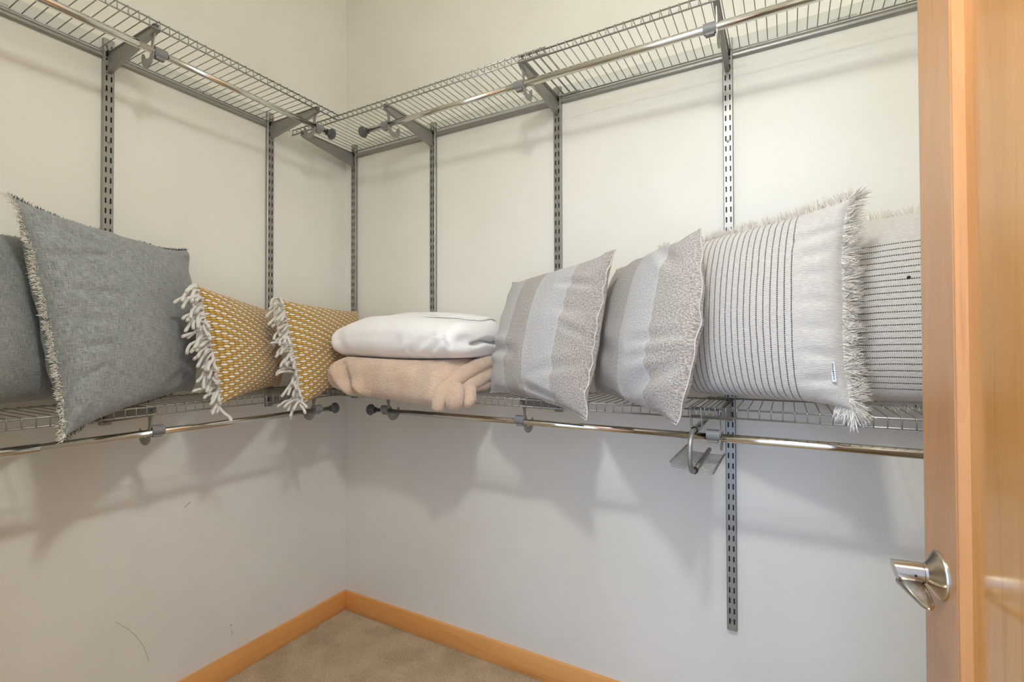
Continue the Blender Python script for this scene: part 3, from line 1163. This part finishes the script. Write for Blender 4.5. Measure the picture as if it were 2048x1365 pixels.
new_obj('thread_knot', me, M['black'], C2[0], tuple(C2[4](.47, .613, 1) - C2[1]))


# ------------------------------------------------------------------ folded blankets
def rbox(nx, ny, nz):
    """surface of a unit cube [-1,1]^3 as a grid mesh, verts welded"""
    V, Q, key = [], [], {}

    def vid(a, b, c):
        k = (round(a, 5), round(b, 5), round(c, 5))
        if k not in key:
            key[k] = len(V)
            V.append(Vector((a, b, c)))
        return key[k]

    def face(f, na, nb, flip):
        for i in range(na):
            for j in range(nb):
                q = [f(-1 + 2 * i / na, -1 + 2 * j / nb), f(-1 + 2 * (i + 1) / na, -1 + 2 * j / nb), f(-1 + 2 * (i + 1) / na, -1 + 2 * (j + 1) / nb), f(-1 + 2 * i / na, -1 + 2 * (j + 1) / nb)]
                ids = tuple(vid(*p) for p in q)
                Q.append(ids[::-1] if flip else ids)
    face(lambda a, b: (a, b, 1), nx, ny, False); face(lambda a, b: (a, b, -1), nx, ny, True)
    face(lambda a, b: (a, 1, b), nx, nz, True); face(lambda a, b: (a, -1, b), nx, nz, False)
    face(lambda a, b: (1, a, b), ny, nz, False); face(lambda a, b: (-1, a, b), ny, nz, True)
    return V, Q


def soft_block(c, half, rad):
    """unit cube coordinate -> rounded box point (rad per axis)"""
    inner = [max(half[i] - rad[i], 1e-4) for i in range(3)]
    p = Vector([c[i] * half[i] for i in range(3)])
    q = Vector([max(-inner[i], min(inner[i], p[i])) for i in range(3)])
    d = Vector([(p[i] - q[i]) / rad[i] for i in range(3)])
    if d.length > 1e-6:
        m_ = max(abs(d.x), abs(d.y), abs(d.z))
        d = d / d.length * m_
    return q + Vector([d[i] * rad[i] for i in range(3)])


def sstep(a, b, x):
    t = max(0., min(1., (x - a) / (b - a)))
    return t * t * (3 - 2 * t)


# tan plush blanket: x .29-.92, distance .03-.40 from the wall
def tan_point(c):
    p = soft_block(c, (.298, .178, .066), (.06, .085, .06))
    x = .588 + p.x
    d = .212 - p.y * 1.0
    z = 1.150 + p.z
    f = (p.x + .298) / .596            # 0 left .. 1 right
    front = sstep(.20, .38, d)
    d0 = d
    d += .02 * f * front
    z += front * (-.022 - .032 * f) * (.35 + .65 * sstep(.045, -.035, p.z))
    z += .006 * math.sin(f * 5) * (p.z > 0)
    # left end slimmer and pointed
    z = 1.135 + (z - 1.135) * (.72 + .28 * sstep(0, .22, f))
    # big soft folds on the front
    a = 0.
    for (xa, za, xb, zb, wd, dp) in ((.40, 1.17, .475, 1.075, .020, .024), (.475, 1.075, .52, 1.035, .018, .018), (.43, 1.19, .47, 1.12, .02, .008), (.60, 1.16, .56, 1.06, .034, .008), (.70, 1.19, .65, 1.06, .036, .010), (.80, 1.20, .73, 1.05, .034, .012)):
        ab = Vector((xb - xa, zb - za)); ap = Vector((x - xa, z - za))
        tt = max(0., min(1., ap.dot(ab) / ab.dot(ab)))
        ds = (ap - ab * tt).length
        a -= dp * math.exp(-(ds / wd) ** 2)
        a += dp * .5 * math.exp(-((ds - 2. * wd) / wd) ** 2)
    d += a * front
    nn = vnoise(x * 9, d * 9, z * 9) * .006
    d += nn * front
    z += vnoise(x * 12 + 4, d * 12, 1.) * .004
    z = max(z, ZL + .0065 - 1.4 * max(0., d0 - .300))
    z = min(z, white_bottom(x, d) - .0015)
    return Vector((x, -d, z))


def white_bottom(x, d):
    return 1.206 - .012 * sstep(.28, .42, d) * sstep(.5, .95, x) + .006 * math.sin(x * 7)


def white_point(c):
    p = soft_block(c, (.312, .165, .074), (.048, .085, .066))
    x = .612 + p.x
    d = .205 - p.y
    f = (p.x + .312) / .624
    zb = white_bottom(x, d)
    hgt = (.135 + .022 * math.sin(PI * min(1, f * 1.15)) ) * (.80 + .20 * sstep(0, .3, f)) * (1 - .10 * sstep(.8, 1, f))
    hgt *= 1 + .16 * sstep(.25, .05, d)
    z = zb + (p.z + .074) / .148 * hgt
    rel = (z - zb) / hgt
    # slit between the two layers on the right end
    endw = sstep(.80, 1.0, f)
    back = sstep(.30, .24, d)
    zs = zb + hgt * (.42 + .04 * math.sin(d * 40))
    g = math.exp(-((z - zs) / .0075) ** 2)
    x -= .045 * g * endw * back
    # tucked knot at the front of that slit
    k = math.exp(-(((d - .315) / .035) ** 2 + ((z - zs - .004) / .022) ** 2))
    x -= .018 * k * endw
    dd = math.hypot((x - .90), (z - zs) * 1.2)
    front = sstep(.24, .36, d)
    d += front * (.004 * math.sin(x * 38 + z * 60) * sstep(.7, 1, f) * (rel < .6) + .012 * f)
    d += front * vnoise(x * 7, z * 9, 2.) * .006
    z += vnoise(x * 6, d * 8, 7.) * .006 * sstep(.3, .8, rel)
    a = 0.
    for (xa, za, xb, zb2, wd, dp) in ((.87, 1.262, .79, 1.218, .012, .006), (.885, 1.245, .84, 1.208, .010, .006), (.82, 1.275, .72, 1.225, .014, .005), (.66, 1.27, .60, 1.225, .02, .003), (.36, 1.31, .40, 1.22, .02, .004)):
        ab = Vector((xb - xa, zb2 - za)); ap = Vector((x - xa, z - za))
        tt = max(0., min(1., ap.dot(ab) / ab.dot(ab)))
        ds = (ap - ab * tt).length
        a -= dp * math.exp(-(ds / wd) ** 2)
        a += dp * .6 * math.exp(-((ds - 2. * wd) / wd) ** 2)
    d += a * front
    z = max(z, white_bottom(x, d))
    return Vector((x, -d, z))


def block_mesh(name, fn, org, nx, ny, nz):
    V, Q = rbox(nx, ny, nz)
    return make_mesh(name, [fn(v) - org for v in V], Q)


tb = thing('folded_blanket', 'tan plush blanket folded under the white blanket', 'blanket', (.60, -.2, ZL + .006))
TO = Vector(tb.location)
new_obj('body', block_mesh('body', tan_point, TO, 110, 64, 30), M['tan_blanket'], tb)


def fold(name, pts, rad, flat, mat, parent, org, n=6, sides=14):
    P = smooth_path([Vector(p) - org for p in pts], n)
    m_ = len(P)
    rads = [rad * (.35 + .65 * math.sin(PI * min(1, max(0, (i + .6) / (m_ + .2)))) ** .35) for i in range(m_)]
    V, Q = tube_data(P, rads, sides, True, flat)
    V = [v + Vector((vnoise(v.x * 30, v.y * 30, v.z * 30), vnoise(v.y * 30, v.z * 30, v.x * 30), vnoise(v.z * 30, v.x * 30, v.y * 30))) * .0022 for v in V]
    return new_obj(name, make_mesh(name, V, Q), mat, parent)


fold('hem_fold', [(.900, -.09, 1.196), (.893, -.18, 1.180), (.882, -.27, 1.155), (.875, -.335, 1.126), (.868, -.388, 1.085), (.858, -.398, 1.036)], .029, 1.0, M['tan_blanket'], tb, TO)
fold('inner_fold', [(.908, -.09, 1.178), (.902, -.18, 1.158), (.893, -.27, 1.132), (.890, -.335, 1.100)], .012, 1.0, M['tan_blanket'], tb, TO)
fold('inner_fold', [(.912, -.10, 1.152), (.908, -.18, 1.135), (.902, -.26, 1.114), (.898, -.33, 1.088)], .023, 1.0, M['tan_blanket'], tb, TO)
fold('inner_fold', [(.910, -.10, 1.122), (.908, -.18, 1.108), (.905, -.25, 1.100)], .018, 1.0, M['tan_blanket'], tb, TO)
fold('rolled_corner', [(.880, -.315, 1.104), (.900, -.358, 1.098), (.908, -.372, 1.070), (.896, -.362, 1.046)], .031, 1.0, M['tan_blanket'], tb, TO)
fold('rolled_corner', [(.895, -.26, 1.104), (.920, -.305, 1.094), (.930, -.322, 1.070), (.918, -.326, 1.050)], .026, 1.0, M['tan_blanket'], tb, TO)

wb = thing('folded_blanket', 'white blanket folded on top of the tan plush blanket', 'blanket', (.61, -.2, 1.205))
WO = Vector(wb.location)
new_obj('body', block_mesh('body', white_point, WO, 100, 64, 34), M['white_blanket'], wb)


def white_top(x, d):
    c = Vector(((x - .612) / .312, (.205 - d) / .165, 1))
    return white_point(c)
def top_layer():
    n, m_ = 60, 16
    V, Q = [], []
    for i in range(n + 1):
        f = i / n
        for j in range(m_ + 1):
            g = j / m_
            cx = -.80 + 1.70 * f
            cy = .96 - (1.30 - .35 * f) * g      # from the back towards the front
            p = white_point(Vector((cx, cy, 1)))
            lift = .004 + .005 * math.sin(PI * min(1, g * 1.02)) + .003 * (g > .93) + .0015 * vnoise(cx * 6, g * 4)
            V.append(p + Vector((0, 0, lift)) - WO)
    top = len(V)
    for i in range(n + 1):
        for j in range(m_ + 1):
            V.append(V[i * (m_ + 1) + j] - Vector((0, 0, .005)))
    s = m_ + 1
    for i in range(n):
        for j in range(m_):
            a = (i * s + j, (i + 1) * s + j, (i + 1) * s + j + 1, i * s + j + 1)
            Q.append(a[::-1]); Q.append(tuple(x + top for x in a))
    rim = [(i, 0) for i in range(n)] + [(n, j) for j in range(m_)] + [(i, m_) for i in range(n, 0, -1)] + [(0, j) for j in range(m_, 0, -1)]
    for k in range(len(rim)):
        a = rim[k][0] * s + rim[k][1]; b = rim[(k + 1) % len(rim)][0] * s + rim[(k + 1) % len(rim)][1]
        Q.append((a, b, b + top, a + top))
    return make_mesh('top_layer', V, Q)
new_obj('top_layer', top_layer(), M['white_blanket'], wb)
for k in range(4):
    pts = []
    for i in range(14):
        f = .62 + .33 * i / 13
        cx = -.80 + 1.70 * f
        cy = .96 - (1.30 - .35 * f) * (.80 + k * .062)
        p = white_point(Vector((cx, cy, 1)))
        pts.append(p + Vector((0, 0, .0095 + .0012 * vnoise(i * .6, k * 3.))) - WO)
    new_obj('hem_cord', tube_mesh('hem_cord', pts, .0022, 6), M['white_blanket'], wb)
